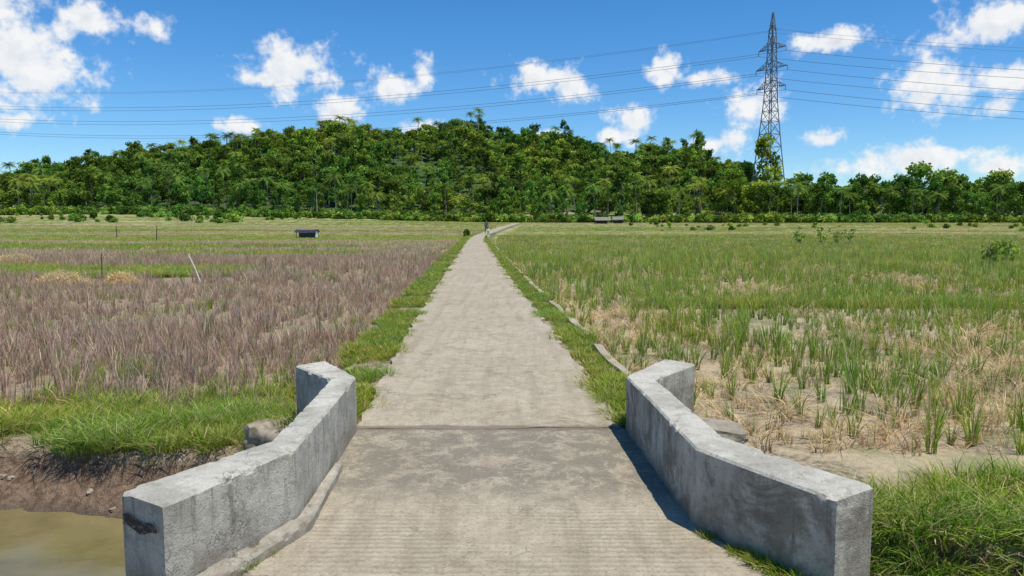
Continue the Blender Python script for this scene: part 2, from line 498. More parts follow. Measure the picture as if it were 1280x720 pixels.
mat_dry = leaf_mat('dry_straw', .4, .25, .4, (1.08, 1.0, .92), (1.0, .97, .95))
mat_grass = leaf_mat('grass_blades', .4, .5, .45, (1.2, 1.02, .8), (.92, 1.0, .9))
PURP = [(.66, .48, .36), (.58, .41, .31), (.74, .57, .41), (.42, .29, .21), (.80, .66, .46), (.54, .37, .29)]
TAN = [(.70, .57, .33), (.62, .48, .26), (.80, .67, .42), (.44, .34, .2)]
GRN = [(.25, .42, .05), (.32, .48, .065), (.18, .33, .045), (.42, .50, .11)]
LUSH = [(.23, .38, .04), (.30, .45, .055), (.17, .30, .03), (.44, .48, .13)]
def tufts(prefix, nvar, n, rad, h, w, lean, pal, mat, alt=None, altp=0, dark=.7, seg=3):
    objs = []
    for k in range(nvar):
        b = MB()
        for i in range(n):
            a = U(0, 2 * math.pi); r = rad * math.sqrt(R())
            bx, by = r * math.cos(a), r * math.sin(a)
            hh = U(*h); la = a + U(-1, 1); ll = U(*lean) * hh
            pl = alt if R() < altp else pal
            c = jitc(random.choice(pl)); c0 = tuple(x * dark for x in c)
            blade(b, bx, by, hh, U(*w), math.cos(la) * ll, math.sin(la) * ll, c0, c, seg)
        objs.append(b.obj('%s_%d' % (prefix, k), [mat], link=False))
    return objs
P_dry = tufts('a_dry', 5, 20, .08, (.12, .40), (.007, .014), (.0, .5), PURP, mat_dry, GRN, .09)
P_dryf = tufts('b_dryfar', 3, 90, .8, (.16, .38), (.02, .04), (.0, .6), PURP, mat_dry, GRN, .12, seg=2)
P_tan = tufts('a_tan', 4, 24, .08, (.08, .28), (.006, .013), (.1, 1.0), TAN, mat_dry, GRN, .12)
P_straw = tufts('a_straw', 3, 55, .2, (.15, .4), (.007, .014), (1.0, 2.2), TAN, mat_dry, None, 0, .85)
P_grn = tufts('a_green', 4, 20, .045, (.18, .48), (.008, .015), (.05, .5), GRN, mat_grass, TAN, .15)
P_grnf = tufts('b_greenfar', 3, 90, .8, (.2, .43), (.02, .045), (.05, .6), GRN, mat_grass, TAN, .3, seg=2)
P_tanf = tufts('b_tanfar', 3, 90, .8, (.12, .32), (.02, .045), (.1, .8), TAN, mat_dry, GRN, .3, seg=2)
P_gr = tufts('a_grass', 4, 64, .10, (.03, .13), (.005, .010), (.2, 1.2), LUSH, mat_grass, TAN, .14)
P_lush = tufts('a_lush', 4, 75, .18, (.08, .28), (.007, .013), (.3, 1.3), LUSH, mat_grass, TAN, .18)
C_right = mkc('rightfield', P_tan + P_straw + P_grn)   # green 0-3, straw 4-6, tan 7-10
C_rf = mkc('rightfar', P_grnf + P_tanf)
C_lf = mkc('leftfar', P_dryf + P_grnf + P_tanf)     # dryfar 0-2, greenfar 3-5, tanfar 6-8
C_gr = mkc('grass', P_gr); C_lush = mkc('lush', P_lush)
C_left = mkc('leftfield', P_dry + P_grn)            # dry 0-4, green 5-8

def inst(x, y, z, s, idx, tilt=.08, sz=None):
    return (x, y, z, U(-tilt, tilt), U(-tilt, tilt), U(0, 6.28), s, s, sz if sz else s * U(.8, 1.15), idx)

left_pts = []; right_pts = []; lfar = []; rfar = []
def leftgreen(x, y):
    g = 0
    if 25.5 < y + .1 * x + 1.2 * nz(x * .3, y * .3) < 31 and x < -10.5: g = 1
    if 42 < y + .6 * nz(x * .2, 1) < 50 and -23 < x < -9: g = .8
    if 56 < y + 2 * nz(x * .1, 1) < 60 and x < -12: g = .8
    return g
y = 6.4
while y < 42:
    sp = .2 if y < 14 else (.27 if y < 24 else .36)
    x = rl(y) - .58
    while x > -.82 * y - 3:
        px = x + U(-.4, .4) * sp; py = y + U(-.4, .4) * sp
        tt = fbank(px) - py
        if tt < -1.15 + .35 * nz(px * 1.5, 4):
            nn_ = nz(px * .25, py * .25, 4) + .4 * nz(px * 1.1, py * 1.1, 14)
            if leftgreen(px, py) < .5 and not (nn_ > .30 and R() < .75) and R() < .9:
                gi_ = nz(px * .5, py * .3, 40) > .32 and R() < .6
                left_pts.append(inst(px, py, H(px, py) - .01, U(.75, 1.2) * (1 + .3 * nn_) * (1 if y < 24 else 1.3) * (.7 if gi_ else 1), (5 + random.randrange(4)) if gi_ else random.randrange(5), .14))
        x -= sp
    sp2 = .25 if y < 14 else sp      # hand-planted rice hills stand in rows
    x = rr(y) + .6
    x = math.ceil(x / sp2) * sp2
    while x < .82 * y + 3:
        jx = .18 if y < 16 else .4
        px = x + U(-jx, jx) * sp2; py = y + U(-jx, jx) * sp2
        tt = fbank(px) - py
        if tt < -.35 + .3 * nz(px * 1.5, 4):
            gn = nz(px * .35, py * .22, 11) + .5 * nz(px * 1.3, py * .9, 2)
            green = .44 + .36 * sm(9.5, 16, py) + .8 * gn
            dens = .70 + .6 * nz(px * .5, py * .5, 20) - .12 * sm(11, 7, py)
            if 17.2 < py < 18.4 and px > 3: green = 1.5
            if R() < dens + .25 * sm(11, 18, py):
                if R() < green: idx = random.randrange(4)
                elif R() < .25: idx = 4 + random.randrange(3)
                else: idx = 7 + random.randrange(4)
                s_ = U(.65, 1.25) * (1 if y < 24 else 1.3)
                right_pts.append(inst(px, py, H(px, py) - .01, s_, idx, .15))
            if py < 13 and R() < .22 + .3 * nz(px * .9, py * .9, 50):
                right_pts.append(inst(px + U(-.1, .1), py + .1, H(px, py) - .02, U(.5, .9), 4 + random.randrange(3), .2, .35))
        x += sp2
    y += sp
y = 40
while y < 215:
    sp = .95 + (y - 40) * .0075
    x = -.85 * y
    while x < .85 * y:
        px = x + U(-.5, .5) * sp; py = y + U(-.5, .5) * sp
        x += sp
        if rl(py) - 1.2 < px < rr(py) + 1.2 and py < 170: continue
        n_ = nz(px * .018, py * .06, 5) + .35 * nz(px * .07, py * .2, 9)
        z = H(px, py) - .01
        if px < rl(py):
            gg = leftgreen(px, py)
            if gg > .5: idx = 3
            elif py < 68 + 10 * nz(px * .05): idx = 0 if n_ < .15 else 3
            else: idx = 0 if n_ < -.22 else (6 if n_ < .0 else 3)
            lfar.append(inst(px, py, z, U(.9, 1.2), idx + random.randrange(3), .03, U(.6, 1.0) * (1 if py < 75 else .6)))
        else:
            if py < 95 + 12 * nz(px * .03, 2): idx = 0 if (n_ > -.08 or R() < .45) else 3
            else: idx = 0 if n_ > .0 else 3
            rfar.append(inst(px, py, z, U(.9, 1.2), idx + random.randrange(3), .03, U(.7, 1.1) * (1 if py < 95 else .5)))
    y += sp
scatter('dry_rice_stubble', left_pts, C_left)
scatter('rice_field', right_pts, C_right)
scatter('distant_stubble_field', lfar, C_lf)
scatter('distant_rice_field', rfar, C_rf)

# verge grass
vg = []
for fn, sg in ((rl, -1), (rr, 1)):
    y = 5.9
    while y < 95:
        sp = .075 if y < 16 else (.13 if y < 30 else .3)
        for k in range(6 if y < 30 else 3):
            px = fn(y) + sg * U(-.06, .5 if sg > 0 else .62); py = y + U(-.5, .5) * sp
            d = nz(sg * 5, py * .9) + .5 * nz(px * 4, py * 4)
            if d < -.24 - (.12 if sg > 0 else .0): continue
            if abs(px - fn(y)) < .10 and d < .10: continue
            if sg > 0 and abs(px - fn(y)) > .38 and d < .12: continue
            s_ = U(.5, 1.1) * (1 + .6 * d) * (1 if y < 16 else (1.15 if y < 30 else 1.5))
            vg.append(inst(px, py, -.05 + rz_(py), s_, random.randrange(4), .1))
        y += sp
for _ in range(34):
    f = U(.1, 1); x = lerp(.965, 1.38, f) - .03; y = lerp(3.80, 3.06, f) - U(0, .05) * f
    vg.append(inst(x - .02, y, -.005, U(.3, .6) * (.5 + f), random.randrange(4)))
for _ in range(14):
    f = R(); vg.append(inst(lerp(-1.33, -1.16, f), lerp(3.1, 3.5, f), 0, U(.25, .5), random.randrange(4)))
for _ in range(120):
    y = U(5.85, 7.6); vg.append(inst(rr(y) + U(.0, .36), y, -.04, U(.8, 1.4), random.randrange(4)))
    y = U(5.85, 7.2); vg.append(inst(rl(y) - U(.06, .4), y, -.04, U(.5, 1.0), random.randrange(4)))
scatter('verge_grass', vg, C_gr)
bg = []
for _ in range(5600):
    if R() < .48:
        x = U(-11, -1.75); t_ = U(-1.35, .04)
        d = nz(x * .9, t_ * 2, 7)
        if t_ > -.3 and d < .05: continue
        if t_ < -1.0 and d < 0: continue
        s_ = U(.45, .9) * (1 + .4 * d)
        if x > -2.6: s_ *= .75
    else:
        x = U(1.6, 9); t_ = U(-1.0, .42); s_ = U(.5, 1.15)
        d = nz(x * .9, t_ * 2, 7)
        if t_ < -.35 and d < .0: continue
        if x < 3.0 and t_ < -.45: continue
        if d < -.33: continue
        if x < 2.0 and t_ > -.1: continue
    y = fbank(x) - t_
    if rl(y) - .62 < x < rr(y) + .62: continue
    bg.append(inst(x, y, H(x, y) - .01, s_, random.randrange(4), .2 + max(0, t_) * 1.2))
for _ in range(2600):
    x = U(-30, -9); y = U(23, 34)
    if leftgreen(x, y) > .5: bg.append(inst(x, y, H(x, y), U(.9, 1.4), random.randrange(4)))
for _ in range(900):
    x = U(3, 15); y = 17.8 + U(-.5, .5) + .3 * nz(x * .5); bg.append(inst(x, y, H(x, y), U(.8, 1.3), random.randrange(4)))
for _ in range(500):
    x = U(-5.5, -1.8); y = U(6.3, 8.6)
    if fbank(x) - y < -1.0: bg.append(inst(x, y, H(x, y), U(.4, .8), random.randrange(4)))
scatter('bank_grass', bg, C_lush)

# ------------------------------------------------------------------ trees
mat_leafT = leaf_mat('tree_foliage', 1.0, .012, .3, (1.35, 1.1, .8), (.76, .9, .85))
mat_bark = simple_mat('bark', (.20, .17, .13), (.38, .34, .28), 3, .9, .05)
FOL = [(.13, .235, .04), (.18, .29, .048), (.08, .155, .028), (.22, .31, .065)]
def leafquad(b, c, s, col, up=.8):
    n = Vector((random.gauss(0, 1), random.gauss(0, 1), random.gauss(0, 1) + up)).normalized()
    a = n.orthogonal().normalized(); a.rotate(Quaternion(n, U(0, 6.28))); d = n.cross(a)
    a = a * s * U(.7, 1.2); d = d * s * U(.45, .8)
    c = Vector(c)
    b.add([tuple(c - a), tuple(c - d * .9 + a * .1), tuple(c + a), tuple(c + d * .9 - a * .1)], [(0, 1, 2, 3)], col, 1)
def tree(name, h, cr, ch, nclump, nleaf, ls, base=.3):
    b = MB(); lean = Vector((U(-.06, .06), U(-.06, .06), 1))
    th = h * .72; pts = [Vector((0, 0, -.6))] + [lean * (th * f) + Vector((U(-.15, .15), U(-.15, .15), 0)) for f in (.3, .6, 1)]
    r0 = h * .018
    for i in range(3): b.beam(pts[i], pts[i + 1], r0 * (1 - i * .28), r0 * (1 - (i + 1) * .28), 6, mi=0)
    cc = lean * (h - ch / 2)
    for k in range(nclump):
        a = U(0, 6.28); zf = U(-1, 1); rad = math.sqrt(max(.05, 1 - zf * zf * .9)) * (R() ** .45) * .85
        c = Vector((cc.x + math.cos(a) * cr * rad * U(.8, 1.15), cc.y + math.sin(a) * cr * rad, cc.z + zf * ch * .42 + U(-.3, .3)))
        st = lean * U(th * base * 1.2, th * .95)
        if k % 2 == 0: b.beam(st, c, r0 * .35, r0 * .1, 4, mi=0, cap=False)
        col = jitc(random.choice(FOL), .2); rc = cr * U(.24, .38)
        for i in range(nleaf):
            v = Vector((random.gauss(0, 1), random.gauss(0, 1), random.gauss(0, .8)))
            v = v.normalized() * rc * (R() ** .4)
            leafquad(b, c + v, ls * U(.7, 1.3), jitc(col, .15))
    return b.obj(name, [mat_bark, mat_leafT], link=False)
def palm(name, h):
    b = MB(); prev = Vector((0, 0, -.5)); bend = Vector((U(-1, 1), U(-1, 1), 0)) * .8
    for i in range(1, 7):
        f = i / 6; q = Vector((bend.x * f * f, bend.y * f * f, h * f)); b.beam(prev, q, .19 - .012 * i, .18 - .012 * i, 6, mi=0); prev = q
    top = prev
    for k in range(24):
        a = k * 2.399; el = U(-.3, 1.1); L = U(2.8, 3.8)
        d = Vector((math.cos(a), math.sin(a), 0)); col = jitc((.17, .25, .05), .3)
        side = Vector((-d.y, d.x, 0)); pr = top
        for i in range(1, 9):
            f = i / 8; r = L * f * math.cos(el * (1 - f * .5)); z = L * (math.sin(el) * f - .62 * f * f)
            q = top + d * r + Vector((0, 0, z))
            w = .7 * math.sin(math.pi * min(1, f * .85 + .12))
            for sg in (-1, 1):
                tip = pr.lerp(q, .9) + side * sg * w + Vector((0, 0, -w * .55))
                b.add([tuple(pr), tuple(pr.lerp(q, .75)), tuple(tip)], [(0, 1, 2)], col, 1)
            pr = q
    return b.obj(name, [mat_bark, mat_leafT], link=False)
def bush(name, r, h, n, s):
    b = MB()
    for k in range(9):
        a = U(0, 6.28); rr_ = r * .6 * R(); c = Vector((math.cos(a) * rr_, math.sin(a) * rr_, h * U(.25, .75))); col = jitc(random.choice(FOL), .3)
        b.beam((0, 0, -.2), c, .04, .02, 4, mi=0, cap=False)
        for i in range(n):
            v = Vector((random.gauss(0, 1), random.gauss(0, 1), random.gauss(0, .8))).normalized() * r * .45 * R() ** .4
            leafquad(b, c + v, s * U(.6, 1.3), jitc(tuple(x * 1.15 for x in col), .2))
    return b.obj(name, [mat_bark, mat_leafT], link=False)
TR = [tree('t0', 10.5, 3.8, 7, 20, 50, .42), tree('t1', 12, 3.4, 9, 22, 46, .40), tree('t2', 9, 4.2, 6, 20, 50, .42),
      tree('t3', 13, 2.8, 9.5, 18, 50, .38), tree('t4', 11, 4.4, 7.5, 26, 46, .44), tree('t5', 8.5, 3.2, 6, 16, 50, .36)]
PL = [palm('t6', 10), palm('t7', 12.5)]
BU = [bush('t8', 1.6, 2.2, 55, .26), bush('t9', 2.2, 2.0, 60, .3)]
C_tree = mkc('trees', TR + PL + BU)
fp = []
y = 212
while y < 452:
    sp = 5.9
    x = -.88 * y
    while x < .92 * y:
        px = x + U(-.45, .45) * sp; py = y + U(-.45, .45) * sp; x += sp
        az = px / py
        edge = 222 + 14 * nz(px * .02, 1) + 20 * sm(.05, -.4, az)
        if py < edge: continue
        if az > .33 and py > 300: continue
        z = H(px, py)
        n_ = nz(px * .02, py * .02, 3) + .5 * nz(px * .06, py * .06, 8)
        clus = nz(px * .03, py * .03, 60)
        pr = .10 + (.16 if py < edge + 30 else 0) + (.35 if clus > .3 else 0)
        if R() < pr: idx = 6 + random.randrange(2); s_ = U(.75, 1.15) * (1.1 if py > 360 else 1)
        else:
            idx = random.randrange(6); s_ = U(.58, 1.10) * (1 + .45 * n_)
            if R() < .06: s_ *= 1.35
            if az > .28: s_ *= 1.25
            elif py < edge + 30: s_ *= .85
        fp.append(inst(px, py, z - .2, s_, idx, .05))
    y += sp
for k in range(26):      # emergent palms on the ridge
    px = random.choice([U(-110, -60), U(-110, -60), U(-20, 110), U(-200, -60)]); py = U(395, 425)
    fp.append(inst(px, py, H(px, py) - .2, U(1.05, 1.3), 6 + random.randrange(2), .06))
scatter('forest_trees', fp, C_tree)
ug = []
for _ in range(1500):
    x = U(-200, 200); az = x / 220
    e = 222 + 14 * nz(x * .02, 1) + 20 * sm(.05, -.4, az)
    y = e + U(-12, 6)
    ug.append(inst(x, y, H(x, y) - .1, U(.5, 1.4), 8 + random.randrange(2), .05))
for _ in range(60):
    x = U(-150, -60); y = U(175, 225); ug.append(inst(x, y, H(x, y) - .1, U(.3, 1.1), 8 + random.randrange(2)))
for _ in range(60):
    x = U(25, 140); y = U(120, 215); ug.append(inst(x, y, H(x, y) - .1, U(.2, .5), 8 + random.randrange(2)))
scatter('shrub_undergrowth', ug, C_tree)

# ------------------------------------------------------------------ pylon & cables
mat_steel = simple_mat('galvanised_steel', (.15, .155, .17), (.22, .225, .24), .5, .5)
b = MB()
PB = Vector((103, 300, H(103, 300) - 1)); topz = 84 - PB.z
PROF = [(0, 5.6), (26, 3.3), (44, 1.9), (topz - 8, 1.0), (topz, .12)]
def hw(z): return interp(PROF, z)
ang = math.radians(33)
arm = Vector((math.sin(ang) * -1, math.cos(ang), 0)); lat = Vector((arm.y, -arm.x, 0))
def corner(i, z):
    s = [(1, 1), (1, -1), (-1, -1), (-1, 1)][i % 4]; w = hw(z)
    return PB + arm * (s[0] * w) + lat * (s[1] * w) + Vector((0, 0, z))
zl = [0, 8, 15, 21, 27, 32, 37, 41, 45, 49, 53, 57, 61, 65]
zl = [z for z in zl if z < topz - 9] + [topz - 8, topz - 4, topz]
for k in range(len(zl) - 1):
    for i in range(4):
        b.beam(corner(i, zl[k]), corner(i, zl[k + 1]), .2, cap=False)
        b.beam(corner(i, zl[k]), corner(i + 1, zl[k + 1]), .11, cap=False)
        b.beam(corner(i + 1, zl[k]), corner(i, zl[k + 1]), .11, cap=False)
        b.beam(corner(i, zl[k + 1]), corner(i + 1, zl[k + 1]), .11, cap=False)
tips = []
for za, L in ((topz - 14, 6.5), (topz - 21.5, 7.5), (topz - 29, 6.8)):
    for sg in (-1, 1):
        tip = PB + arm * (sg * L) + Vector((0, 0, za))
        for s2 in (-1, 1):
            w = hw(za); w2 = hw(za + 2.6)
            a0 = PB + arm * sg * w + lat * s2 * w + Vector((0, 0, za)); a1 = PB + arm * sg * w2 + lat * s2 * w2 + Vector((0, 0, za + 2.6))
            b.beam(a0, tip, .13, cap=False); b.beam(a1, tip, .13, cap=False)
            for f in (.3, .6): b.beam(a0.lerp(tip, f), a1.lerp(tip, f), .08, cap=False); b.beam(a0.lerp(tip, f), a1.lerp(tip, f - .3), .08, cap=False)
        b.beam(tip, tip - Vector((0, 0, 1.8)), .14, n=6)
        tips.append(tip - Vector((0, 0, 1.8)))
tips.append(PB + arm * 2.5 + Vector((0, 0, topz - 7))); tips.append(PB - arm * 2.5 + Vector((0, 0, topz - 7)))
for sg in (-1, 1): b.beam(PB + Vector((0, 0, topz - 5)), PB + arm * 2.5 * sg + Vector((0, 0, topz - 7)), .12, cap=False)
b.obj('transmission_tower', [mat_steel])
cu = bpy.data.curves.new('power_line', 'CURVE'); cu.dimensions = '3D'; cu.bevel_depth = .065; cu.bevel_resolution = 0
for ti, tp_ in enumerate(tips):
    for (ex, ey, ez, S) in ((-450, 160, 5, 10), (420, -100, -14, 14)):
        n = 40; sp_ = cu.splines.new('POLY'); sp_.points.add(n)
        for i in range(n + 1):
            f = i / n
            sp_.points[i].co = (tp_.x + ex * f, tp_.y + ey * f, tp_.z + ez * f - 4 * S * f * (1 - f), 1)
            sp_.points[i].radius = 1 if ti < 6 else .6
cu.materials.append(simple_mat('cable', (.05, .05, .055), (.08, .08, .085), 1, .7))
po = bpy.data.objects.new('power_line', cu); sc.collection.objects.link(po)

# ------------------------------------------------------------------ small objects
mat_bamboo = simple_mat('pale_bamboo', (.5, .46, .36), (.68, .64, .54), 12)
mat_wood = simple_mat('dark_wood', (.06, .05, .04), (.12, .10, .08), 12)
mat_tarp = simple_mat('black_tarp', (.02, .02, .025), (.05, .05, .06), 6, .45)
mat_white = simple_mat('white_plaster', (.6, .6, .57), (.75, .75, .72), 3)
mat_roof = simple_mat('weathered_thatch', (.14, .12, .10), (.28, .24, .2), 6)
def pole(x, y, h, lx, r, mat, name):
    b = MB(); z = H(x, y); p0 = Vector((x, y, z - .2)); p1 = Vector((x + lx * .55, y, z + h * .52)); p2 = Vector((x + lx, y, z + h))
    b.beam(p0, p1, r, r * .92, 8); b.beam(p1, p2, r * .92, r * .7, 8)
    b.beam(p1 - Vector((0, 0, .015)), p1 + Vector((0, 0, .015)), r * 1.2, r * 1.2, 8)
    return b.obj(name, [mat])
pole(-10.1, 24.1, .98, -.45, .028, mat_bamboo, 'bamboo_pole')
pole(-13.9, 25, 1.0, .03, .02, mat_wood, 'wooden_post')
pole(-9.2, 27.5, .75, .05, .018, mat_wood, 'wooden_post')
pole(-36, 75, 1.6, .1, .05, mat_wood, 'wooden_post')
pole(-48, 90, 1.5, 0, .06, mat_wood, 'wooden_post')
b = MB(); x0, y0 = -24.3, 88; z0 = H(x0, y0)
for dx, hh in ((-1.1, 1.05), (1.1, 1.0)):
    for dy in (-.7, .7): b.beam((x0 + dx, y0 + dy, z0 - .2), (x0 + dx, y0 + dy, z0 + hh), .04, mi=1)
vs = []
for i in range(9):
    for j in range(5):
        fx = i / 8; fy = j / 4
        vs.append((x0 - 1.3 + 2.6 * fx, y0 - .95 + 1.9 * fy, z0 + 1.05 - .35 * abs(fy - .5) * 2 - .08 * math.sin(fx * math.pi) + .03 * nz(fx * 5, fy * 5)))
b.add(vs, [(i * 5 + j, (i + 1) * 5 + j, (i + 1) * 5 + j + 1, i * 5 + j + 1) for i in range(8) for j in range(4)], mi=0)
b.box((x0 + .1, y0, z0 + .4), (1.9, 1.1, .8), .05, mi=0)
b.box((x0 + 1.12, y0 - .1, z0 + .45), (.1, 1.2, .7), .05, mi=2)
b.obj('tarp_shelter', [mat_tarp, mat_wood, mat_white])
def hut(name, x, y, w, d, h, rz):
    b = MB(); z = H(x, y); V = lambda a, c, e: (x + a * math.cos(rz) - c * math.sin(rz), y + a * math.sin(rz) + c * math.cos(rz), z + e)
    for a in (-w / 2, 0, w / 2):
        for c in (-d / 2, d / 2): b.beam(V(a, c, -.3), V(a, c, h), .07, mi=1)
    b.box(V(0, d * .3, h * .4), (w * .9, .06, h * .8), rz, mi=1)
    b.box(V(0, 0, .35), (w * .9, d * .9, .08), rz, mi=1)
    o = .4
    pts = [V(-w / 2 - o, -d / 2 - o, h - .1), V(w / 2 + o, -d / 2 - o, h - .1), V(w / 2 + o, 0, h + .7), V(-w / 2 - o, 0, h + .7), V(-w / 2 - o, d / 2 + o, h - .1), V(w / 2 + o, d / 2 + o, h - .1)]
    up = [(p_[0], p_[1], p_[2] + .1) for p_ in pts]
    b.add(pts + up, [(6, 7, 8, 9), (9, 8, 11, 10), (0, 3, 2, 1), (3, 4, 5, 2), (0, 1, 7, 6), (4, 10, 11, 5), (0, 6, 9, 3), (3, 9, 10, 4), (1, 2, 8, 7), (2, 5, 11, 8)], mi=0)
    return b.obj(name, [mat_roof, mat_wood])
hut('farm_hut', 23, 190, 3.4, 2.5, .9, .1)
hut('farm_hut', 28, 196, 2.2, 2.0, 1.0, -.2)
b = MB()
xo = rr(80) + .3
b.box((xo, 80, .35), (.22, 4.5, .8), .03); b.box((xo, 80, .78), (.3, 4.7, .07), .03)
cp = b.obj('culvert_parapet', [mat_white])
bb = bush('roadside_shrub', .6, .9, 60, .12); bb.location = (-5.1, 84, H(-5, 84) + .3); sc.collection.objects.link(bb)

def person(x, y, z, rz):
    me = bpy.data.meshes.new('person')
    V = [(0, 0, .93), (0, .0, 1.15), (0, .01, 1.36), (0, .0, 1.47), (0, -.02, 1.56), (0, -.01, 1.66),
         (.19, 0, 1.38), (.25, .02, 1.12), (.24, -.08, .88), (.24, -.10, .80),
         (-.19, 0, 1.38), (-.26, .0, 1.12), (-.22, -.12, .92), (-.21, -.15, .84),
         (.10, 0, .86), (.12, -.05, .48), (.13, .02, .08), (.14, -.12, .04),
         (-.10, 0, .86), (-.12, .08, .48), (-.12, .14, .08), (-.13, .02, .04)]
    E = [(0, 1), (1, 2), (2, 3), (3, 4), (4, 5), (2, 6), (6, 7), (7, 8), (8, 9), (2, 10), (10, 11), (11, 12), (12, 13), (0, 14), (14, 15), (15, 16), (16, 17), (0, 18), (18, 19), (19, 20), (20, 21)]
    rad = [.15, .13, .15, .055, .09, .085, .06, .048, .035, .03, .06, .048, .035, .03, .09, .06, .042, .035, .09, .06, .042, .035]
    me.from_pydata(V, E, []); o = bpy.data.objects.new('person', me); sc.collection.objects.link(o)
    o.modifiers.new('skin', 'SKIN')
    bpy.context.view_layer.objects.active = o
    if not me.skin_vertices: bpy.ops.mesh.customdata_skin_add()
    for i, r in enumerate(rad): me.skin_vertices[0].data[i].radius = (r, r * .85); me.skin_vertices[0].data[i].use_root = (i == 0)
    ss = o.modifiers.new('sub', 'SUBSURF'); ss.levels = 2; ss.render_levels = 2
    m, t, out = newmat('clothing_and_skin')
    tc = t.new('ShaderNodeTexCoord'); s3 = t.new('ShaderNodeSeparateXYZ'); t.link(tc.outputs['Object'], s3.inputs[0]); zz = s3.outputs[2]
    c = t.mix(t.mapr(zz, .90, .92), (.05, .05, .06), (.06, .07, .11))
    c = t.mix(t.mapr(zz, 1.44, 1.46), c, (.30, .17, .10)); c = t.mix(t.mapr(zz, 1.62, 1.64), c, (.012, .010, .009))
    principled(t, out, c, .8); me.materials.append(m)
    o.location = (x, y, z); o.rotation_euler = (0, 0, rz)
    return o
person(-3.1, 90, rz_(90) + .0, .4)

def pile(x, y, r, h):
    b = MB()
    for i in range(900):
        a = U(0, 6.28); q = math.sqrt(R()); px = math.cos(a) * r * q; py = math.sin(a) * r * .6 * q
        zz = h * (1 - q * q) * U(.6, 1); la = U(0, 6.28); l = U(.1, .3)
        blade(b, x + px, y + py, U(.05, .2), U(.012, .025), math.cos(la) * l, math.sin(la) * l, jitc(random.choice(TAN)), bz=H(x, y) + zz)
    b.obj('straw_pile', [mat_dry])
pile(-14.3, 23.5, 1.0, .5); pile(-12.6, 23.8, .6, .42); pile(-23.5, 35, 1.2, .6)
def rock(name, c, s, seed, mat):
    import bmesh
    bm = bmesh.new(); bmesh.ops.create_icosphere(bm, subdivisions=4, radius=1)
    for v in bm.verts:
        d = v.co.normalized()
        k = max(abs(d.x), abs(d.y), abs(d.z)); f = .8 / (k ** .7) + .28 * nz(d.x * 1.6 + seed, d.y * 1.6, d.z * 1.6) + .08 * nz(d.x * 6 + seed, d.y * 6, d.z * 6)
        v.co = Vector((d.x * f * s[0], d.y * f * s[1], d.z * f * s[2]))
    me = bpy.data.meshes.new(name); bm.to_mesh(me); bm.free(); me.materials.append(mat)
    o = bpy.data.objects.new(name, me); o.location = c; sc.collection.objects.link(o); smooth(o, 40); o.rotation_euler = (U(-.2, .2), U(-.2, .2), U(0, 3)); return o
mat_rock = simple_mat('stone', (.17, .14, .10), (.34, .29, .21), 9, .9, .03)
rock('boulder', (-2.0, 6.05, -.24), (.22, .28, .22), 3, mat_rock)
rock('boulder', (-2.05, 5.75, -.5), (.22, .2, .18), 8, mat_rock)
rock('concrete_rubble', (1.62, 5.75, -.06), (.15, .28, .09), 5, mat_wall)
rock('concrete_rubble', (-1.72, 7.0, -.08), (.14, .3, .1), 12, mat_wall)
for i in range(14):
    x = U(-5.5, -1.9); s_ = U(.015, .05); y = fbank(x) - U(.15, .45)
    rock('stone', (x, y, H(x, y) + s_ * .2), (s_, s_ * .8, s_ * .6), i * 3, mat_rock)
def cassava(x, y, h):
    b = MB(); z = H(x, y)
    for k in range(5):
        a = U(0, 6.28); tp2 = Vector((x + math.cos(a) * h * .35, y + math.sin(a) * h * .35, z + h * U(.75, 1)))
        b.beam((x, y, z - .1), tp2, .025, .012, 5, mi=0)
        for i in range(16):
            q = Vector((x, y, z)).lerp(tp2, U(.4, 1.05)) + Vector((U(-.2, .2), U(-.2, .2), U(-.1, .12)))
            leafquad(b, q, .13, jitc(random.choice(FOL), .3))
    b.obj('cassava_plant', [mat_bark, mat_leafT])
for (x, y, h) in ((20.8, 32, 1.15), (21.9, 32.3, 1.2), (22.6, 31.5, 1.0), (26, 62, 1.5), (28, 64, 1.4), (24.5, 63, 1.3), (30, 66, 1.5)): cassava(x, y, h)

# ------------------------------------------------------------------ sun + sky
el = math.radians(70); hx, hy = .82, -.57
S = Vector((hx * math.cos(el), hy * math.cos(el), math.sin(el))).normalized()
sl = bpy.data.lights.new('sun', 'SUN'); sl.energy = 5.0; sl.angle = math.radians(.53); sl.color = (1, .955, .87)
so = bpy.data.objects.new('sun', sl); so.rotation_euler = S.to_track_quat('Z', 'Y').to_euler(); so.location = (0, 0, 50); sc.collection.objects.link(so)

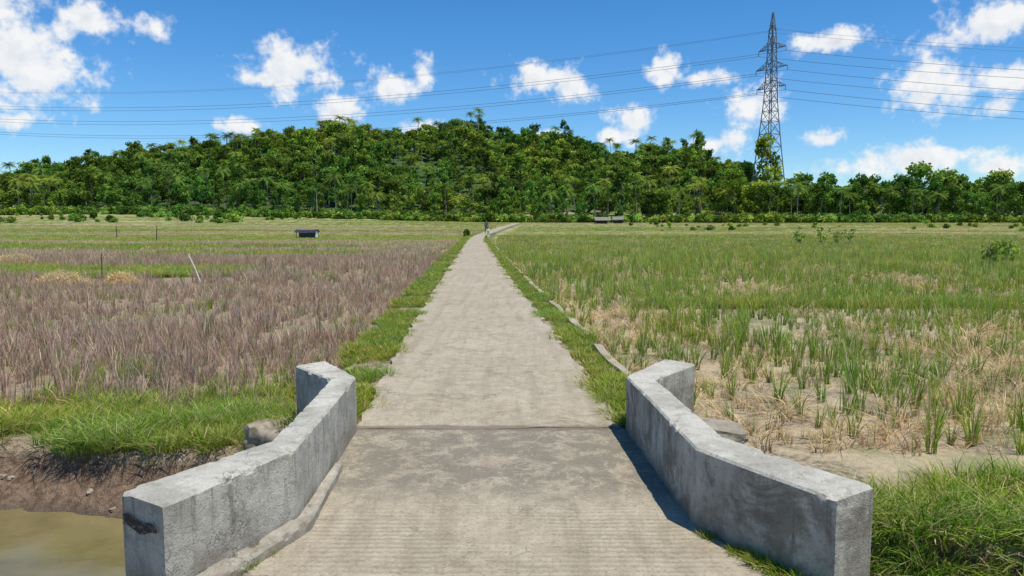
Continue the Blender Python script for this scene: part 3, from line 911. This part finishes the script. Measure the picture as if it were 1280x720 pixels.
w = bpy.data.worlds.new('World'); sc.world = w; w.use_nodes = True
w.node_tree.nodes.clear(); t = NT(w.node_tree)
wo = t.new('ShaderNodeOutputWorld')
sky = t.new('ShaderNodeTexSky', sky_type='NISHITA'); sky.sun_disc = False
sky.sun_elevation = el; sky.sun_rotation = math.atan2(hx, hy); sky.altitude = 600; sky.air_density = 1.0; sky.dust_density = .2; sky.ozone_density = 2.4
hs = t.new('ShaderNodeHueSaturation'); hs.inputs['Saturation'].default_value = 1.22; hs.inputs['Value'].default_value = 1.0
tint = t.mix(1.0, sky.outputs[0], (.85, 1.0, 1.15), 'MULTIPLY')
t.link(tint, hs.inputs['Color'])
bgs = t.new('ShaderNodeBackground'); bgs.inputs['Strength'].default_value = .125; t.link(hs.outputs[0], bgs.inputs['Color'])
CL = [(-33.0, 10.6, 5.2, 3.6), (-29.2, 13.2, 2.0, 1.3), (-34.5, 14.0, 4.5, 2.2), (-25, 13.3, 1.2, 1.0),
      (-15.9, 11.2, 4.0, 2.0), (-18.5, 10.3, 2.0, .8), (-13.1, 8.3, 2.5, 1.3), (-9, 10.2, 2.6, 1.4), (-6.75, 11.2, 1.1, 1.5),
      (2.2, 10.9, 3.4, 1.4), (4.3, 10.3, 2.1, 1.25), (11.8, 11.4, 1.7, 1.4), (14.7, 10.5, 2.1, .8), (9.3, 7.8, 2.1, 1.4), (8.2, 6.6, 2.0, .9),
      (17.9, 8.7, 2.6, 1.6), (28.8, 9.3, 2.6, 2.4), (31.8, 12.6, 3.8, 1.8), (33.2, 9.2, 2.0, 1.1), (33, 7.4, 1.2, .9),
      (22.9, 12.4, 3.4, .9), (15.4, 5.7, 2.2, 1.1), (22.7, 5.9, 1.5, .8), (28.3, 4.3, 6.5, 1.1), (-6.3, 7.2, 2.0, .7),
      (-19.5, 6.9, 1.7, .7), (-34, 6.4, 1.0, .6), (33.2, 3.7, 2.4, .8), (3, 6.6, 2, .5),
      (48, 11, 4, 2.5), (-50, 9, 4, 2), (64, 16, 6, 3)]
tc = t.new('ShaderNodeTexCoord'); sp3 = t.new('ShaderNodeSeparateXYZ'); t.link(tc.outputs['Generated'], sp3.inputs[0])
az = t.math('MULTIPLY', t.math('ARCTAN2', sp3.outputs[0], sp3.outputs[1]), 180 / math.pi)
ele = t.math('MULTIPLY', t.math('ARCSINE', sp3.outputs[2]), 180 / math.pi)
cb = t.new('ShaderNodeCombineXYZ'); t.link(az, cb.inputs[0]); t.link(ele, cb.inputs[1]); P = cb.outputs[0]
cur = None
for (ca_, ce, cw_, ch_) in CL:
    v = t.new('ShaderNodeVectorMath', operation='MULTIPLY_ADD')
    t.link(P, v.inputs[0]); v.inputs[1].default_value = (1 / cw_, 1 / ch_, 0); v.inputs[2].default_value = (-ca_ / cw_, -(ce - .1 * ch_) / ch_, 0)
    l = t.vmath('LENGTH', v.outputs[0])
    cur = l if cur is None else t.math('MINIMUM', cur, l)
nA = t.noise(P, .5, 3, .5, .1); nA2 = t.noise(P, 1.7, 6, .62, .15)
nB = t.noise(t.vmath('ADD', P, (.35, .8, 0)), .5, 3, .5, .1)
d = t.math('ADD', t.math('SUBTRACT', 1.05 - 1.75, cur), t.math('ADD', t.math('MULTIPLY', nA, 2.3), t.math('MULTIPLY', nA2, 1.2)))
dens = t.mapr(d, -.05, .8)
thick = t.mapr(d, .5, 1.7)
lit = t.math('ADD', t.math('MULTIPLY', t.math('SUBTRACT', nA, nB), 2.6), .66)
lit = t.math('ADD', lit, t.math('MULTIPLY', t.math('SUBTRACT', nA2, .5), 1.5), clamp=True)
shadecol = t.mix(thick, (.84, .88, .93), (.54, .60, .70))
ccol = t.mix(lit, shadecol, (.97, .97, .97))
bgc = t.new('ShaderNodeBackground'); bgc.inputs['Strength'].default_value = .97; t.link(ccol, bgc.inputs['Color'])
mxs = t.new('ShaderNodeMixShader'); t.link(t.math('MULTIPLY', dens, .96), mxs.inputs[0])
t.link(bgs.outputs[0], mxs.inputs[1]); t.link(bgc.outputs[0], mxs.inputs[2]); t.link(mxs.outputs[0], wo.inputs[0])
try:
    w.cycles.sampling_method = 'MANUAL'; w.cycles.sample_map_resolution = 256
except Exception as e: print(e)

# ------------------------------------------------------------------ camera
cam = bpy.data.cameras.new('camera'); cam.lens = 26; cam.sensor_width = 36; cam.clip_end = 5000; cam.clip_start = .05
co = bpy.data.objects.new('camera', cam); co.location = (0, 0, 1.6); co.rotation_euler = (math.radians(90 - 5.07), 0, 0)
sc.collection.objects.link(co); sc.camera = co
print('PTS', len(left_pts), len(right_pts), len(lfar), len(rfar), len(fp), len(vg), len(bg))
